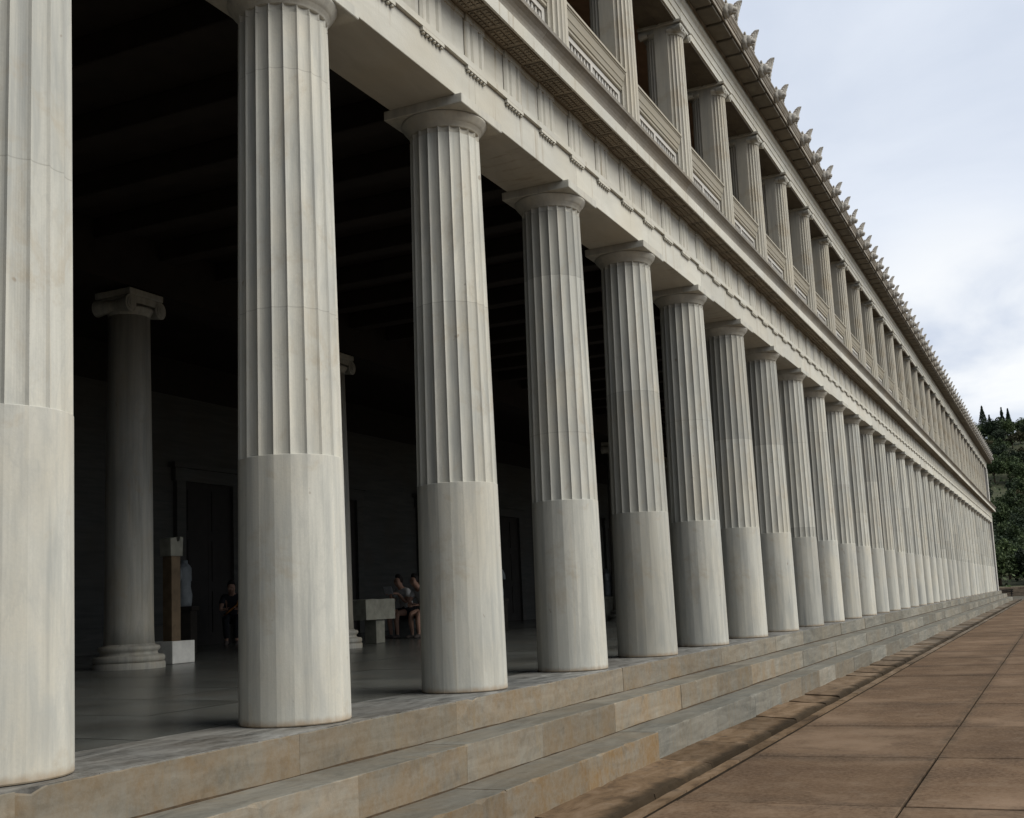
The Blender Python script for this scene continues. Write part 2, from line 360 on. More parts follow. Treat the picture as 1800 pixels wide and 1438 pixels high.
# ---------------------------------------------------------------- mesh helpers
class MB:
    def __init__(s): s.v = []; s.f = []; s.tone = []; s.stain = []; s.smooth = []
    def add(s, vs, fs, tone=0.5, stain=0.0, smooth=False):
        o = len(s.v); s.v += [tuple(p) for p in vs]
        for f in fs:
            s.f.append(tuple(i+o for i in f)); s.tone.append(tone); s.stain.append(stain); s.smooth.append(smooth)
    def box(s, x0, x1, y0, y1, z0, z1, tone=0.5, stain=0.0, bev=0.0):
        if bev <= 0:
            vs = [(x, y, z) for z in (z0, z1) for y in (y0, y1) for x in (x0, x1)]
            s.add(vs, [(0, 2, 3, 1), (4, 5, 7, 6), (0, 1, 5, 4), (2, 6, 7, 3), (0, 4, 6, 2), (1, 3, 7, 5)], tone, stain)
            return
        bm = bmesh.new(); bmesh.ops.create_cube(bm, size=1)
        for v in bm.verts: v.co = Vector(((x0+x1)/2+v.co.x*(x1-x0), (y0+y1)/2+v.co.y*(y1-y0), (z0+z1)/2+v.co.z*(z1-z0)))
        bmesh.ops.bevel(bm, geom=bm.edges[:], offset=bev, segments=1, affect='EDGES')
        s.bm(bm, tone, stain)
    def topstain(s, n0, f):
        for k in range(n0, len(s.f)):
            z = [s.v[i][2] for i in s.f[k]]
            if max(z)-min(z) < 0.004: s.stain[k] *= f; s.tone[k] = 0.45*s.tone[k]
    def bm(s, bm, tone=0.5, stain=0.0, smooth=False, mat=None):
        bm.verts.index_update()
        vs = [(mat @ v.co if mat else v.co).copy() for v in bm.verts]
        s.add(vs, [tuple(v.index for v in f.verts) for f in bm.faces], tone, stain, smooth); bm.free()
    def rings(s, rs, closed=True, caps=True, tone=0.5, stain=0.0, smooth=False):
        n = len(rs[0]); o = len(s.v); vs = [p for r in rs for p in r]; fs = []
        for k in range(len(rs)-1):
            for i in range(n if closed else n-1):
                j = (i+1) % n
                fs.append((k*n+i, k*n+j, (k+1)*n+j, (k+1)*n+i))
        if caps: fs += [tuple(range(n-1, -1, -1)), tuple((len(rs)-1)*n+i for i in range(n))]
        s.add(vs, fs, tone, stain, smooth)
    def lathe(s, prof, n=32, c=(0, 0, 0), tone=0.5, stain=0.0, smooth=True):
        s.rings([[(c[0]+r*math.cos(2*math.pi*i/n), c[1]+r*math.sin(2*math.pi*i/n), c[2]+z) for i in range(n)] for r, z in prof], True, True, tone, stain, smooth)
    def prism(s, prof, x0, x1, tone=0.5, stain=0.0):
        """profile of (y, z) points swept along X"""
        s.rings([[(x, y, z) for y, z in prof] for x in (x0, x1)], True, True, tone, stain)
    def tube(s, pts, rad, n=8, tone=0.5, stain=0.0, smooth=True):
        rs = []
        for k, p in enumerate(pts):
            p = Vector(p); a = Vector(pts[max(0, k-1)]); b = Vector(pts[min(len(pts)-1, k+1)])
            d = (b-a).normalized(); u = d.orthogonal().normalized(); w = d.cross(u)
            r = rad[k] if isinstance(rad, (list, tuple)) else rad
            rs.append([p+u*r*math.cos(2*math.pi*i/n)+w*r*math.sin(2*math.pi*i/n) for i in range(n)])
        s.rings(rs, True, True, tone, stain, smooth)
    def mesh(s, name, mat):
        me = bpy.data.meshes.new(name); me.from_pydata(s.v, [], s.f)
        for nm, arr in (('tone', s.tone), ('stain', s.stain)):
            a = me.attributes.new(nm, 'FLOAT', 'FACE'); a.data.foreach_set('value', arr)
        me.polygons.foreach_set('use_smooth', s.smooth)
        me.materials.append(mat)
        bm = bmesh.new(); bm.from_mesh(me); bmesh.ops.recalc_face_normals(bm, faces=bm.faces[:]); bm.to_mesh(me); bm.free()
        me.update(); return me
    def build(s, name, mat, parent=None, loc=(0, 0, 0)):
        return link(name, s.mesh(name, mat), parent, loc)
def link(name, me, parent=None, loc=(0, 0, 0), rz=0.0, sc=None):
    o = bpy.data.objects.new(name, me); COL.objects.link(o); o.location = loc; o.rotation_euler = (0, 0, rz)
    if sc: o.scale = sc
    if parent: o.parent = parent
    return o
def thing(name, label, cat, loc=(0, 0, 0), rz=0.0, group=None):
    o = bpy.data.objects.new(name, None); COL.objects.link(o); o.location = loc; o.rotation_euler = (0, 0, rz)
    o.empty_display_size = 0.2
    return tag(o, label, cat, group)
def tag(o, label, cat, group=None):
    o['label'] = label; o['category'] = cat
    if group: o['group'] = group
    return o
def structure(o): o['kind'] = 'structure'; return o
def stuff(o): o['kind'] = 'stuff'; return o
rnd = random.random
def jit(a): return (rnd()*2-1)*a

# ---------------------------------------------------------------- the ground
GZ = -0.767
m = MB(); m.add([(-3000, -3000, GZ-0.12), (4000, -3000, GZ-0.12), (4000, 3000, GZ-0.12), (-3000, 3000, GZ-0.12)], [(0, 1, 2, 3)])
structure(m.build('ground', EARTH))
m = MB()
yb = [-2.02, -3.64, -5.25, -6.85, -8.45, -10.05, -11.65, -13.25, -14.85]
for r in range(6):
    k = -8
    for k in range(-6, 46):
        x0 = 4.28 + 2.36*(k-1) + (0.0 if r < 1 else jit(0.02)); x1 = 4.28 + 2.36*k
        dz = jit(0.003); g = 0.008 + rnd()*0.006
        m.box(x0+g, x1-g, yb[r+1]+g, yb[r]-g, GZ-0.16, GZ+dz, rnd(), 0, 0.004)
structure(m.build('paving', PAVE))
m = MB()
m.box(-10, 112, -11.7, -1.95, GZ-0.10, GZ-0.022)
structure(m.build('paving_bed', plain('joint_soil', (0.03, 0.023, 0.016), 0.98, 0.3, 3, 0.02)))
# stone gutter between the bottom step and the paving
m = MB(); x = -8.0
while x < 96:
    L = 0.65 + rnd()*0.7; x1 = x+L; t = rnd(); j = jit(0.022); st = min(1, max(0, (x-9)/25))*(0.4+0.6*rnd())
    n = 7
    yy = [-1.19, -1.24, -1.40, -1.56, -1.66, -1.70, -1.72, -1.835, -1.86, -1.965, -1.97]
    zz = [-.770, -.772, -.782, -.792, -.799, -.808, -.90, -.90, GZ-.006, GZ-.005, GZ-.15]
    rs = []
    for q in range(n):
        xx = x+0.006+(L-0.012)*q/(n-1)
        rs.append([(xx, y+(jit(0.006) if 1 < a < 7 else 0), z+j*(1 if a < 7 else 0.3)*(q/(n-1))+(jit(0.004) if 0 < a < 7 else jit(0.002))) for a, (y, z) in enumerate(zip(yy, zz))] + [(xx, -1.97, GZ-.3), (xx, -1.19, GZ-.3)])
    m.rings(rs, True, True, t, st)
    x = x1
structure(m.build('drain_channel', GUT))

# ---------------------------------------------------------------- the stoa
X0, XE = -3.4*S, 37.66*S                     # building ends
STOA = thing('stoa_building', 'long two storey marble stoa with rows of fluted columns and open galleries', 'building')
# steps: each course is a row of blocks
def course(name, yf, yb_, z0, z1, seed, orange):
    rr = random.Random(seed); m = MB(); x = X0-0.4 - (seed % 3)*0.3
    while x < XE+0.9:
        L = 1.25 + rr.random()*0.95; xe = min(x+L, XE+1.1)
        if yf < -1 and x < 6.30 and xe > 5.90: xe = 6.30
        tone = rr.random(); st = max(0, min(1, 1.15-(x-orange)/12.0)) * (0.5+0.5*rr.random()) + (0.3*rr.random() if x > orange else 0)
        d = (rr.random()-0.5)*0.008 - (0.028 if yf < -1 and xe <= 6.31 else 0)
        if d < -0.02: st = 1.35
        elif yf < -1 and x < 10.5: st = 0.12; tone *= 0.75
        n0 = len(m.f); zt_ = z1+(rr.random()-0.5)*0.003; tone = 0.30+0.70*tone
        n = max(2, int((xe-x)/0.09)) if x < 16 else 2; rs = []
        for q in range(n+1):
            xx = x+0.0006+(xe-x-0.0012)*q/n; c = 0.004+0.006*rr.random()**2
            if 0 < q < n and rr.random() < 0.05: c = 0.014+0.022*rr.random()
            if q in (0, n) and rr.random() < 0.35: c = 0.010+0.012*rr.random()
            w = (rr.random()-.5)*0.003
            rs.append([(xx, yf+d+w, z0), (xx, yf+d+w, zt_-c), (xx, yf+d+c*.3, zt_-c*.3), (xx, yf+d+c, zt_), (xx, yb_, zt_), (xx, yb_, z0)])
        m.rings(rs, True, True, tone, st); m.topstain(n0, 0.25)
        x = xe
    return m.build(name, MAR_STEP, STOA)
course('step', -0.453, 0.42, -0.248, 0.0, 11, 2.2)
course('step', -0.830, -0.40, -0.517, -0.248, 22, 4.2)
course('step', -1.204, -0.78, -0.90, -0.517, 35, 5.4)
DIRT_SHADE = plain('dirt_and_shadow_brown', (0.052, 0.034, 0.018), 0.95, 0.5, 9)
m = MB()  # brown dirt seam, darkened and thicker far off to draw riser shadow lines
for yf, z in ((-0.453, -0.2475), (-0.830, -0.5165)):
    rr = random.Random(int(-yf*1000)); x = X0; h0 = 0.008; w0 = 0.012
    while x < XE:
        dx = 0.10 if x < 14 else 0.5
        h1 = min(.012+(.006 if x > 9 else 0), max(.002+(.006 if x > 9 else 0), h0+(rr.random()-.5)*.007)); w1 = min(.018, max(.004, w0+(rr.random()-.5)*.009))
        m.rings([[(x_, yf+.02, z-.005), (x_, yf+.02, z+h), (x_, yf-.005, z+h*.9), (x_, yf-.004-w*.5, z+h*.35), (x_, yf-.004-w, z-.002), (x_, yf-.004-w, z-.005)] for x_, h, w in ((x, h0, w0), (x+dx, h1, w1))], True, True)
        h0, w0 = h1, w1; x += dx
stuff(m.build('joint_dirt_shadow', DIRT_SHADE, STOA))
# floor of the lower gallery: border slabs between the columns, then the polished floor rising gently to the back
m = MB()
fz = lambda y: 0.002 + 0.016*(y-0.4)
x = X0
while x < XE:
    x1 = min(x+1.21, XE); y = 0.42
    while y < 11.6:
        y1 = min(y+1.12, 11.6); g = 0.003; dz = jit(0.0012)
        m.add([(x+g, y+g, fz(y)+dz), (x1-g, y+g, fz(y)+dz+jit(.0006)), (x1-g, y1-g, fz(y1)+dz), (x+g, y1-g, fz(y1)+dz+jit(.0006))], [(0, 1, 2, 3)], rnd())
        y = y1
    x = x1
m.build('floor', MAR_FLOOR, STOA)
m = MB(); m.add([(X0, 0.41, fz(0.42)-.012), (XE, 0.41, fz(0.42)-.012), (XE, 11.6, fz(11.6)-.012), (X0, 11.6, fz(11.6)-.012)], [(0, 1, 2, 3)]); m.build('floor_bed', DIRT_SHADE, STOA)
m = MB(); x = X0
while x < XE:
    m.box(x+.002, x+S/2-.002, -0.445, 0.419, -0.05, 0.0045, rnd(), rnd()*0.8); x += S/2
m.build('floor_border', MAR_EDGE, STOA)

# Doric column: faceted lower part, fluted upper part
NF, SEG = 20, 8
def fl_ring(r, z, dep, off=0.0):
    pts = []
    for i in range(NF):
        for k in range(SEG):
            s_ = k/SEG; a = 2*math.pi*(i+s_)/NF
            ch = r*math.cos(math.pi/NF)/math.cos(2*math.pi*(s_-0.5)/NF)   # chord of the facet
            rr = ch if dep is None else ch - dep*max(0, 1-(2*s_-1)**2)**0.62
            pts.append((rr*math.cos(a), rr*math.sin(a), z))
    return pts
def rad(z): return 0.3715 - 0.0515*(z/4.93)**1.15
ZJ, ZN = 1.775, 4.93
m = MB()
def poly(r, z):
    out = []
    for i in range(NF*4):
        a = 2*math.pi*i/(NF*4); q = 2*math.pi*((i % 4)/4-0.5)/NF
        ch = r*math.cos(math.pi/NF)/math.cos(q); rr = 0.42*ch+0.58*r
        out.append((rr*math.cos(a), rr*math.sin(a), z))
    return out
m.rings([poly(0.368, 0.004), poly(0.3725, 0.012), poly(rad(0.9), 0.9), poly(rad(ZJ)+0.0015, ZJ-0.003), poly(rad(ZJ)-0.003, ZJ)], True, True)
zs = [ZJ+(ZN-ZJ)*k/10 for k in range(11)]
m.rings([fl_ring(rad(z), z, 0.0170*rad(z)/0.36) for z in zs], True, True)
SHAFT = m.mesh('column', MAR_COL)
m = MB()
m.rings([fl_ring(0.318, ZN+0.004, 0.0225), fl_ring(0.3195, ZN+0.055, 0.0225)], True, True)
m.lathe([(0.312, ZN+0.05), (0.322, ZN+0.056), (0.324, ZN+0.075), (0.330, ZN+0.078), (0.332, ZN+0.086), (0.338, ZN+0.089), (0.340, ZN+0.097), (0.346, ZN+0.100),
         (0.362, ZN+0.120), (0.380, ZN+0.143), (0.391, ZN+0.158), (0.3955, ZN+0.167), (0.390, ZN+0.1715)], 40)
CAPM = m.mesh('capital', MAR_CAP)
m = MB(); m.box(-0.40, 0.40, -0.40, 0.40, 5.1015, 5.1915, 0.6, 0, 0.006); ABM = m.mesh('abacus', MAR_CAP)
for i in range(-2, 37):
    c = link('column', SHAFT, STOA, (i*S, 0, 0.005), 0.0)
    k = link('capital', CAPM, c); link('abacus', ABM, k)

# architrave, taenia, regulae
ZA0, ZA1 = 5.193, 5.55
m = MB()
for i in range(-3, 38):
    xa, xb = i*S, min((i+1)*S, XE)
    if i == -3: xa = X0
    if xa < xb: m.box(xa+.001, xb-.001, -0.335, 0.335, ZA0, ZA1, rnd(), 0, 0.004)
m.box(X0, XE, -0.370, 0.30, ZA1, ZA1+0.06, 0.6)
ARCH = m.build('architrave', MAR_ENT, STOA)
def regula_mesh():
    m = MB(); m.box(-0.185, 0.185, -0.369, -0.330, ZA1-0.034, ZA1-0.001, 0.6)
    for k in range(6):
        xx = -0.155+0.062*k
        m.lathe([(0.013, 0.0), (0.019, -0.022)], 8, (xx, -0.350, ZA1-0.034), 0.6)
    return m.mesh('regula', MAR_ENT)
RM = regula_mesh()
ZF0, ZF1 = ZA1+0.06, 6.055
def trig_geo(m, x):
    w = 0.185; y = -0.362
    # plan outline with two full grooves and two half grooves
    px = [(-w, -.33), (-w, y+.018), (-w+.030, y), (-w+.075, y), (-w+.1025, y+.03), (-w+.13, y), (-w+.175, y)]
    g = .055
    out = [(-w, -.336), (-w, y+.022), (-w+.026, y), (-.110, y), (-.0825, y+.028), (-.055, y), (.055, y), (.0825, y+.028), (.110, y), (w-.026, y), (w, y+.022), (w, -.336)]
    m.rings([[(x+a, b, z) for a, b in out] for z in (ZF0, ZF1-.075)], True, True, 0.55)
    m.box(x-w-.002, x+w+.002, y-.004, -.334, ZF1-.075, ZF1-.004, 0.55)
m = MB(); trig_geo(m, 0); TM = m.mesh('triglyph', MAR_ENT)
m = MB(); k = -9
xs = -10*S/3-0.190; m.box(X0, xs-.004, -0.3345, 0.30, ZF0, ZF1, rnd())
while xs < XE:
    m.box(xs+.004, min(xs+S/3, XE)-.004, -0.3345, 0.30, ZF0, ZF1, rnd()); xs += S/3
m.box(X0, XE, -0.350, -0.33, ZF1-.055, ZF1-.006, 0.5)
FRZ = m.build('frieze', MAR_ENT, STOA)
kk = [k for k in range(0, 113)]
vis = kk[4:104]; rest = kk[:4]+kk[104:]
for k in vis:
    link('triglyph', TM, FRZ, (k*S/3, 0, 0)); link('regula', RM, ARCH, (k*S/3, 0, 0))
m = MB(); m2 = MB()
for k in rest:
    trig_geo(m, k*S/3); m2.box(k*S/3-.185, k*S/3+.185, -0.369, -0.33, ZA1-.034, ZA1-.001, 0.6)
stuff(m.build('triglyph', MAR_ENT, FRZ)); stuff(m2.build('regula', MAR_ENT, ARCH))

# lower cornice: bed moulding, soffit with mutules, corona, curved gutter moulding
m = MB(); ms = MB(); mf = MB(); x = X0-0.45
while x < XE+0.45:
    xb = min(x+S, XE+0.45); t = rnd(); s_ = rnd()
    m.prism([(0.3, 6.075), (-0.59, 6.075), (-0.595, 6.045), (-0.62, 6.041), (-0.62, 6.178), (-0.606, 6.184), (0.3, 6.184)], x+.001, xb-.001, t, 0.2*s_)
    ms.prism([(0.3, 6.185), (-0.598, 6.185), (-0.598, 6.205), (-0.603, 6.238), (-0.615, 6.27), (-0.637, 6.302), (-0.664, 6.326), (-0.684, 6.338), (-0.688, 6.374), (-0.66, 6.378), (0.3, 6.378)], x+.001, xb-.001, t, s_)
    x = xb
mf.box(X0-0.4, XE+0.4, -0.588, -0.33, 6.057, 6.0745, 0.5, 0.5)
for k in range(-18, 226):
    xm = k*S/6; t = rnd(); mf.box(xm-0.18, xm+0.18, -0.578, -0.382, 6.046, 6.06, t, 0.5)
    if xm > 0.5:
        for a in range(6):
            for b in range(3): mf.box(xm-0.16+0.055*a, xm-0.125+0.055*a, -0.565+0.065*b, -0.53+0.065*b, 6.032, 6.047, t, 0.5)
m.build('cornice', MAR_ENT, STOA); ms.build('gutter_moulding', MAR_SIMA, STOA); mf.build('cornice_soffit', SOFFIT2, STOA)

# upper floor slab, timber ceiling of the lower gallery
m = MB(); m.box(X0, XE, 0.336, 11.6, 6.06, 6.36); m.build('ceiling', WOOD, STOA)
m = MB(); m.box(-0.13, 0.13, 0.337, 6.45, 5.78, 6.055, 0.5, 0, 0.01); BEAM = m.mesh('ceiling_beam', WOOD)
for k in range(-3, 74): link('ceiling_beam', BEAM, STOA, (1.21*k-0.18, 0, 0))
m = MB(); m.box(X0, XE, 6.46, 7.04, 5.30, 6.05); m.build('timber_girder', WOOD, STOA)

# upper storey: piers with engaged fluted half columns
def half_fl(r, yc, sgn, z, n=11, seg=5):
    pts = []
    for i in range(n):
        for k in range(seg+1):
            s_ = k/seg
            if k == seg and i < n-1: continue
            a = math.pi*(i+s_)/n
            f = abs(2*s_-1); d = 0 if f > 0.78 else 0.016*math.sqrt(max(0, 1-(f/0.78)**2))
            rr = r-d
            pts.append((rr*math.cos(a), yc+sgn*rr*math.sin(a), z))
    return pts
m = MB()
m.box(-0.205, 0.205, -0.115, 0.095, 6.38, 9.337, 0.5)
for yc, sg in ((-0.112, -1), (0.092, 1)):
    m.rings([half_fl(0.205, yc, sg, 6.38), half_fl(0.2, yc, sg, 7.6), half_fl(0.185, yc, sg, 9.22)], True, True, 0.5)
UPM = m.mesh('pier_column', MAR_UP)
m = MB()
for sg in (-1, 1):
    yc = -0.112 if sg < 0 else 0.092
    # egg moulding under the volutes
    m.rings([[(r*math.cos(math.pi*i/16), yc+sg*r*math.sin(math.pi*i/16), z) for i in range(17)] for r, z in ((0.19, 9.20), (0.20, 9.225), (0.225, 9.25), (0.235, 9.275))], True, True, 0.5)
    for sx in (-1, 1):
        cx = sx*0.20; y0 = yc+sg*0.235; y1 = yc+sg*0.10
        for q, (r0, yy) in enumerate(((0.068, y0), (0.046, y0+sg*0.010), (0.024, y0+sg*0.020))):
            ring = lambda y, r: [(cx+r*math.cos(2*math.pi*i/16), y, 9.262+r*math.sin(2*math.pi*i/16)) for i in range(16)]
            m.rings([ring(yy, r0*0.93), ring(yy-sg*0.008, r0), ring(y1, r0*0.55)], True, True, 0.5)
    ya, yb2 = sorted((yc+sg*0.235, yc+sg*0.0))
    m.box(-0.205, 0.205, ya, yb2, 9.276, 9.335, 0.5)
m.box(-0.255, 0.255, -0.37, 0.35, 9.338, 9.392, 0.5, 0, 0.008)
UCM = m.mesh('capital', MAR_CAP)
for i in range(1, 37):
    c = link('pier_column', UPM, STOA, (i*S, 0, 0)); link('capital', UCM, c)
# balustrades between them: carved panel and capping rail
def balus():
    p = MB(); h = S/2-0.21
    p.box(-h, h, -0.085, 0.06, 6.38, 7.30, 0.5)
    p.box(-h, h, -0.135, -0.085, 7.235, 7.30, 0.5); p.box(-h, h, -0.135, -0.085, 6.38, 6.56, 0.5)
    for xc in (-h+0.035, 0, h-0.035): p.box(xc-0.035, xc+0.035, -0.135, -0.085, 6.56, 7.235, 0.5)
    w = h-0.105
    for sx in (-1, 1):
        c0 = sx*(h/2)
        n = 9; st = w/n
        x_lo = c0-w/2+0.002; x_hi = c0+w/2-0.002
        for k in range(n+1):
            xx = x_lo+(x_hi-x_lo)*k/n
            for row in range(3):
                za, zb = 6.56+0.225*row, 6.56+0.225*(row+1)
                if k < n:
                    xm = xx+(x_hi-x_lo)/n/2
                    for a, b in (((xx, za), (xm, zb)), ((xm, zb), (xx+(x_hi-x_lo)/n, za))):
                        d = 0.011
                        p.rings([[(a[0]-d, y, a[1]), (a[0]+d, y, a[1]), (b[0]+d, y, b[1]), (b[0]-d, y, b[1])] for y in (-0.125, -0.085)], True, True, 0.6)
    return p.mesh('balustrade', MAR_PLAIN)
m = MB(); m.box(-S/2+0.262, S/2-0.262, -0.262, 0.29, 9.378, 9.3935, 0.4); m.box(-S/2+0.262, S/2-0.262, -0.262, -0.235, 9.366, 9.379, 0.4); m.box(-S/2+0.262, S/2-0.262, 0.0, 0.03, 9.366, 9.379, 0.4); SP = m.mesh('soffit_panel', SOFFIT)  # thin dark panel added to make the upper architrave's underside darker
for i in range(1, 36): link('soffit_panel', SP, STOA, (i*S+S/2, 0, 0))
BAL = balus(); h = S/2-0.20
m = MB(); m.prism([(0.10, 7.305), (-0.15, 7.305), (-0.163, 7.318), (-0.163, 7.352), (-0.175, 7.358), (-0.190, 7.42), (-0.197, 7.424), (-0.220, 7.51), (-0.228, 7.514), (-0.228, 7.53), (-0.242, 7.534), (-0.242, 7.565), (0.10, 7.565)], -h, h, 0.5); RAIL = m.mesh('rail', MAR_RAIL)
for i in range(1, 37):
    b_ = link('balustrade', BAL, STOA, (i*S+S/2, 0, 0)); link('rail', RAIL, b_)

# upper entablature
m = MB()
for i in range(-3, 38):
    xa, xb = max(i*S, X0), min((i+1)*S, XE)
    if xa >= xb: continue
    t = rnd()
    m.prism([(0.30, 9.395), (-0.285, 9.395), (-0.285, 9.51), (-0.297, 9.514), (-0.297, 9.64), (-0.309, 9.645), (-0.309, 9.76), (-0.32, 9.77), (-0.345, 9.80), (-0.345, 9.84), (-0.315, 9.842), (-0.315, 9.97), (-0.345, 9.99), (0.30, 9.99)], xa+.001, xb-.001, t)
m.build('upper_architrave', MAR_ENT, STOA)
m = MB(); x = X0-0.7
while x < XE+0.75:
    xb = min(x+S/2, XE+0.75); t = rnd(); s_ = rnd()
    m.prism([(0.3, 9.992), (-0.655, 9.992), (-0.655, 9.965), (-0.675, 9.965), (-0.675, 10.03), (-0.692, 10.038), (-0.692, 10.052), (-0.68, 10.055), (-0.68, 10.066), (-0.70, 10.09), (-0.714, 10.12), (-0.735, 10.145), (-0.735, 10.17), (-0.71, 10.172), (-0.60, 10.20), (0.3, 10.20)], x+.001, xb-.001, t, s_)
    x = xb
m.build('upper_cornice', MAR_ROOF, STOA)
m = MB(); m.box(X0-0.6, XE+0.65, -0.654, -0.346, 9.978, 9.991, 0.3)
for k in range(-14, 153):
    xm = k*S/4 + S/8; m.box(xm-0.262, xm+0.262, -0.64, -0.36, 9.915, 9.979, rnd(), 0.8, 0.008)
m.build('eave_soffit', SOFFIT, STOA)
# antefixes and lion head spouts along the eave
def antefix():
    m = MB()
    prof = [(0, .45), (.03, .435), (.042, .41), (.055, .405), (.058, .375), (.085, .36), (.084, .325), (.11, .305), (.106, .27), (.13, .245), (.12, .20), (.14, .17), (.125, .12), (.135, .07), (.15, .0)]
    out = [(a, b) for a, b in prof] + [(-a, b) for a, b in prof[:0:-1]]
    bend = lambda b: 0.13*max(0, b/0.46)**2.2
    def ring(y, s): return [(a*s, y-bend(b), b*(0.97+0.03*s)) for a, b in out]
    m.rings([ring(0.03, 0.86), ring(0.015, 1.0), ring(-0.012, 1.0), ring(-0.026, 0.82)], True, True, 0.5)
    for k in range(-3, 4):                                     # raised palmette ribs
        a = k*0.24; L = 0.33-0.04*abs(k)
        P = []
        for q in (0, .5, 1):
            z = 0.08+math.cos(a)*L*q; P.append((0.006*k+math.sin(a)*L*0.55*q, -0.028-bend(z), z))
        m.tube(P, [0.010, 0.013, 0.005], 6)
    for sx in (-1, 1):
        m.tube([(sx*0.06+0.028*math.cos(q), -0.03, 0.06+0.028*math.sin(q)) for q in [j*math.pi/4 for j in range(8)]], 0.011, 5)
    return m.mesh('antefix', MAR_ANT)
def lion():
    m = MB()
    def blob(c, r, sub=2, jitter=0.0, seed=0):
        bm = bmesh.new(); bmesh.ops.create_icosphere(bm, subdivisions=sub, radius=1)
        for v in bm.verts:
            q = 1+jitter*mnoise.noise(v.co*3.1+Vector((seed, 0, 0)))
            v.co = Vector((c[0]+v.co.x*r[0]*q, c[1]+v.co.y*r[1]*q, c[2]+v.co.z*r[2]*q))
        m.bm(bm, 0.5, 0, True)
    blob((0, 0.02, 0.15), (0.155, 0.085, 0.175), 3, 0.22, 3)      # mane
    blob((0, -0.055, 0.15), (0.105, 0.095, 0.125), 3, 0.05, 5)    # face
    blob((0, -0.135, 0.115), (0.065, 0.065, 0.055), 2, 0.05, 7)   # muzzle
    blob((0, -0.125, 0.055), (0.05, 0.05, 0.025), 2)              # lower jaw
    for sx in (-1, 1):
        blob((sx*0.105, -0.01, 0.29), (0.035, 0.025, 0.04), 2)    # ears
        blob((sx*0.045, -0.125, 0.19), (0.02, 0.02, 0.016), 1)    # brows
    m.tube([(0, -0.11, 0.17), (0, -0.165, 0.155), (0, -0.19, 0.135)], [0.02, 0.02, 0.018], 6)
    return m.mesh('lion_head', MAR_ANT)
AF, LH = antefix(), lion()
for k in range(9, 76):
    a_ = link('antefix', AF, STOA, (k*S/2+S/4+jit(.012), -0.685, 10.155), jit(.07), (1.42+jit(.08), 1.15, 0.89+jit(.05))); a_.rotation_euler[1] = jit(.05); link('lion_head', LH, STOA, (k*S/2+jit(.01), -0.735, 9.985), jit(.05), (0.80+jit(.03), 0.86, 0.80+jit(.03)))
# roof
m = MB()
sl_ = math.tan(R(14)); ridge = 6.4; zt = lambda y: 10.21+(y+0.6)*sl_
m.rings([[(x, y, z) for y, z in ((-0.6, 10.21), (ridge, zt(ridge)), (13.5, 10.21), (13.5, 10.05), (ridge, zt(ridge)-0.2), (-0.6, 10.05))] for x in (X0-0.6, XE+0.7)], True, True)
for k in range(-6, 77):
    xx = k*S/2
    m.rings([[(xx+a, y, zt(y)+b) for a, b in ((-0.09, 0.0), (-0.09, 0.05), (0, 0.09), (0.09, 0.05), (0.09, 0.0))] for y in (-0.58, ridge)], True, True)
m.build('roof', ROOFTILE, STOA)
# walls: back wall, end walls
m = MB()
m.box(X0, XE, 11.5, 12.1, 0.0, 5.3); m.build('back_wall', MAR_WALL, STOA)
m = MB(); m.box(X0, XE, 11.5, 12.1, 5.302, 9.98); m.build('upper_back_wall', DARKPLASTER, STOA)
def endwall(xa, xb):
    for nm, z0, z1 in (('end_wall', 0.004, 5.192), ('upper_end_wall', 6.38, 9.394)):
        m = MB(); z = z0
        while z < z1-0.05:
            zb = min(z+0.58, z1); yy = -0.33
            while yy < 11.45:
                y2 = min(yy+1.6, 11.499); m.box(xa, xb, yy+.001, y2-.001, z+.001, zb-.001, rnd()*0.6+0.3); yy = y2
            z = zb
        m.build(nm, MAR_PLAIN, STOA)
    m = MB(); m.box(xa-.02, xb+.02, 0.30, 11.5, 5.193, 6.05); m.build('end_wall_band', MAR_ENT, STOA)
    m = MB(); m.box(xa-.02, xb+.02, 0.30, 11.5, 9.395, 9.99); m.build('upper_end_wall_band', MAR_ENT, STOA)
endwall(XE-1.1, XE-0.02); endwall(X0+0.02, X0+1.1)  # the nearer end wall is out of view, put there to block light
# doors in the back wall
for k in range(-1, 9):
    xc = 15.05+4.84*k*1.0
    if xc > XE-3: break
    d = thing('door', '', 'x'); [d.__delitem__(q) for q in ('label', 'category')]
    d.parent = STOA; d.location = (xc, 11.5, fz(11.5))
    m = MB(); m.box(-0.74, -0.003, -0.035, 0.02, 0, 3.35); m.box(0.003, 0.74, -0.035, 0.02, 0, 3.35)
    for sx in (-1, 1):
        for z0 in (0.25, 1.3, 2.35): m.box(sx*0.37-0.26, sx*0.37+0.26, -0.05, -0.03, z0, z0+0.85)
    m.build('door_leaf', DOORWOOD, d)
    m = MB(); m.box(-1.0, -0.742, -0.10, 0.02, 0, 3.352); m.box(0.742, 1.0, -0.10, 0.02, 0, 3.352); m.box(-1.06, 1.06, -0.115, 0.02, 3.354, 3.62); m.box(-1.15, 1.15, -0.18, 0.02, 3.622, 3.72)
    m.build('door_frame', MAR_WALL, d)
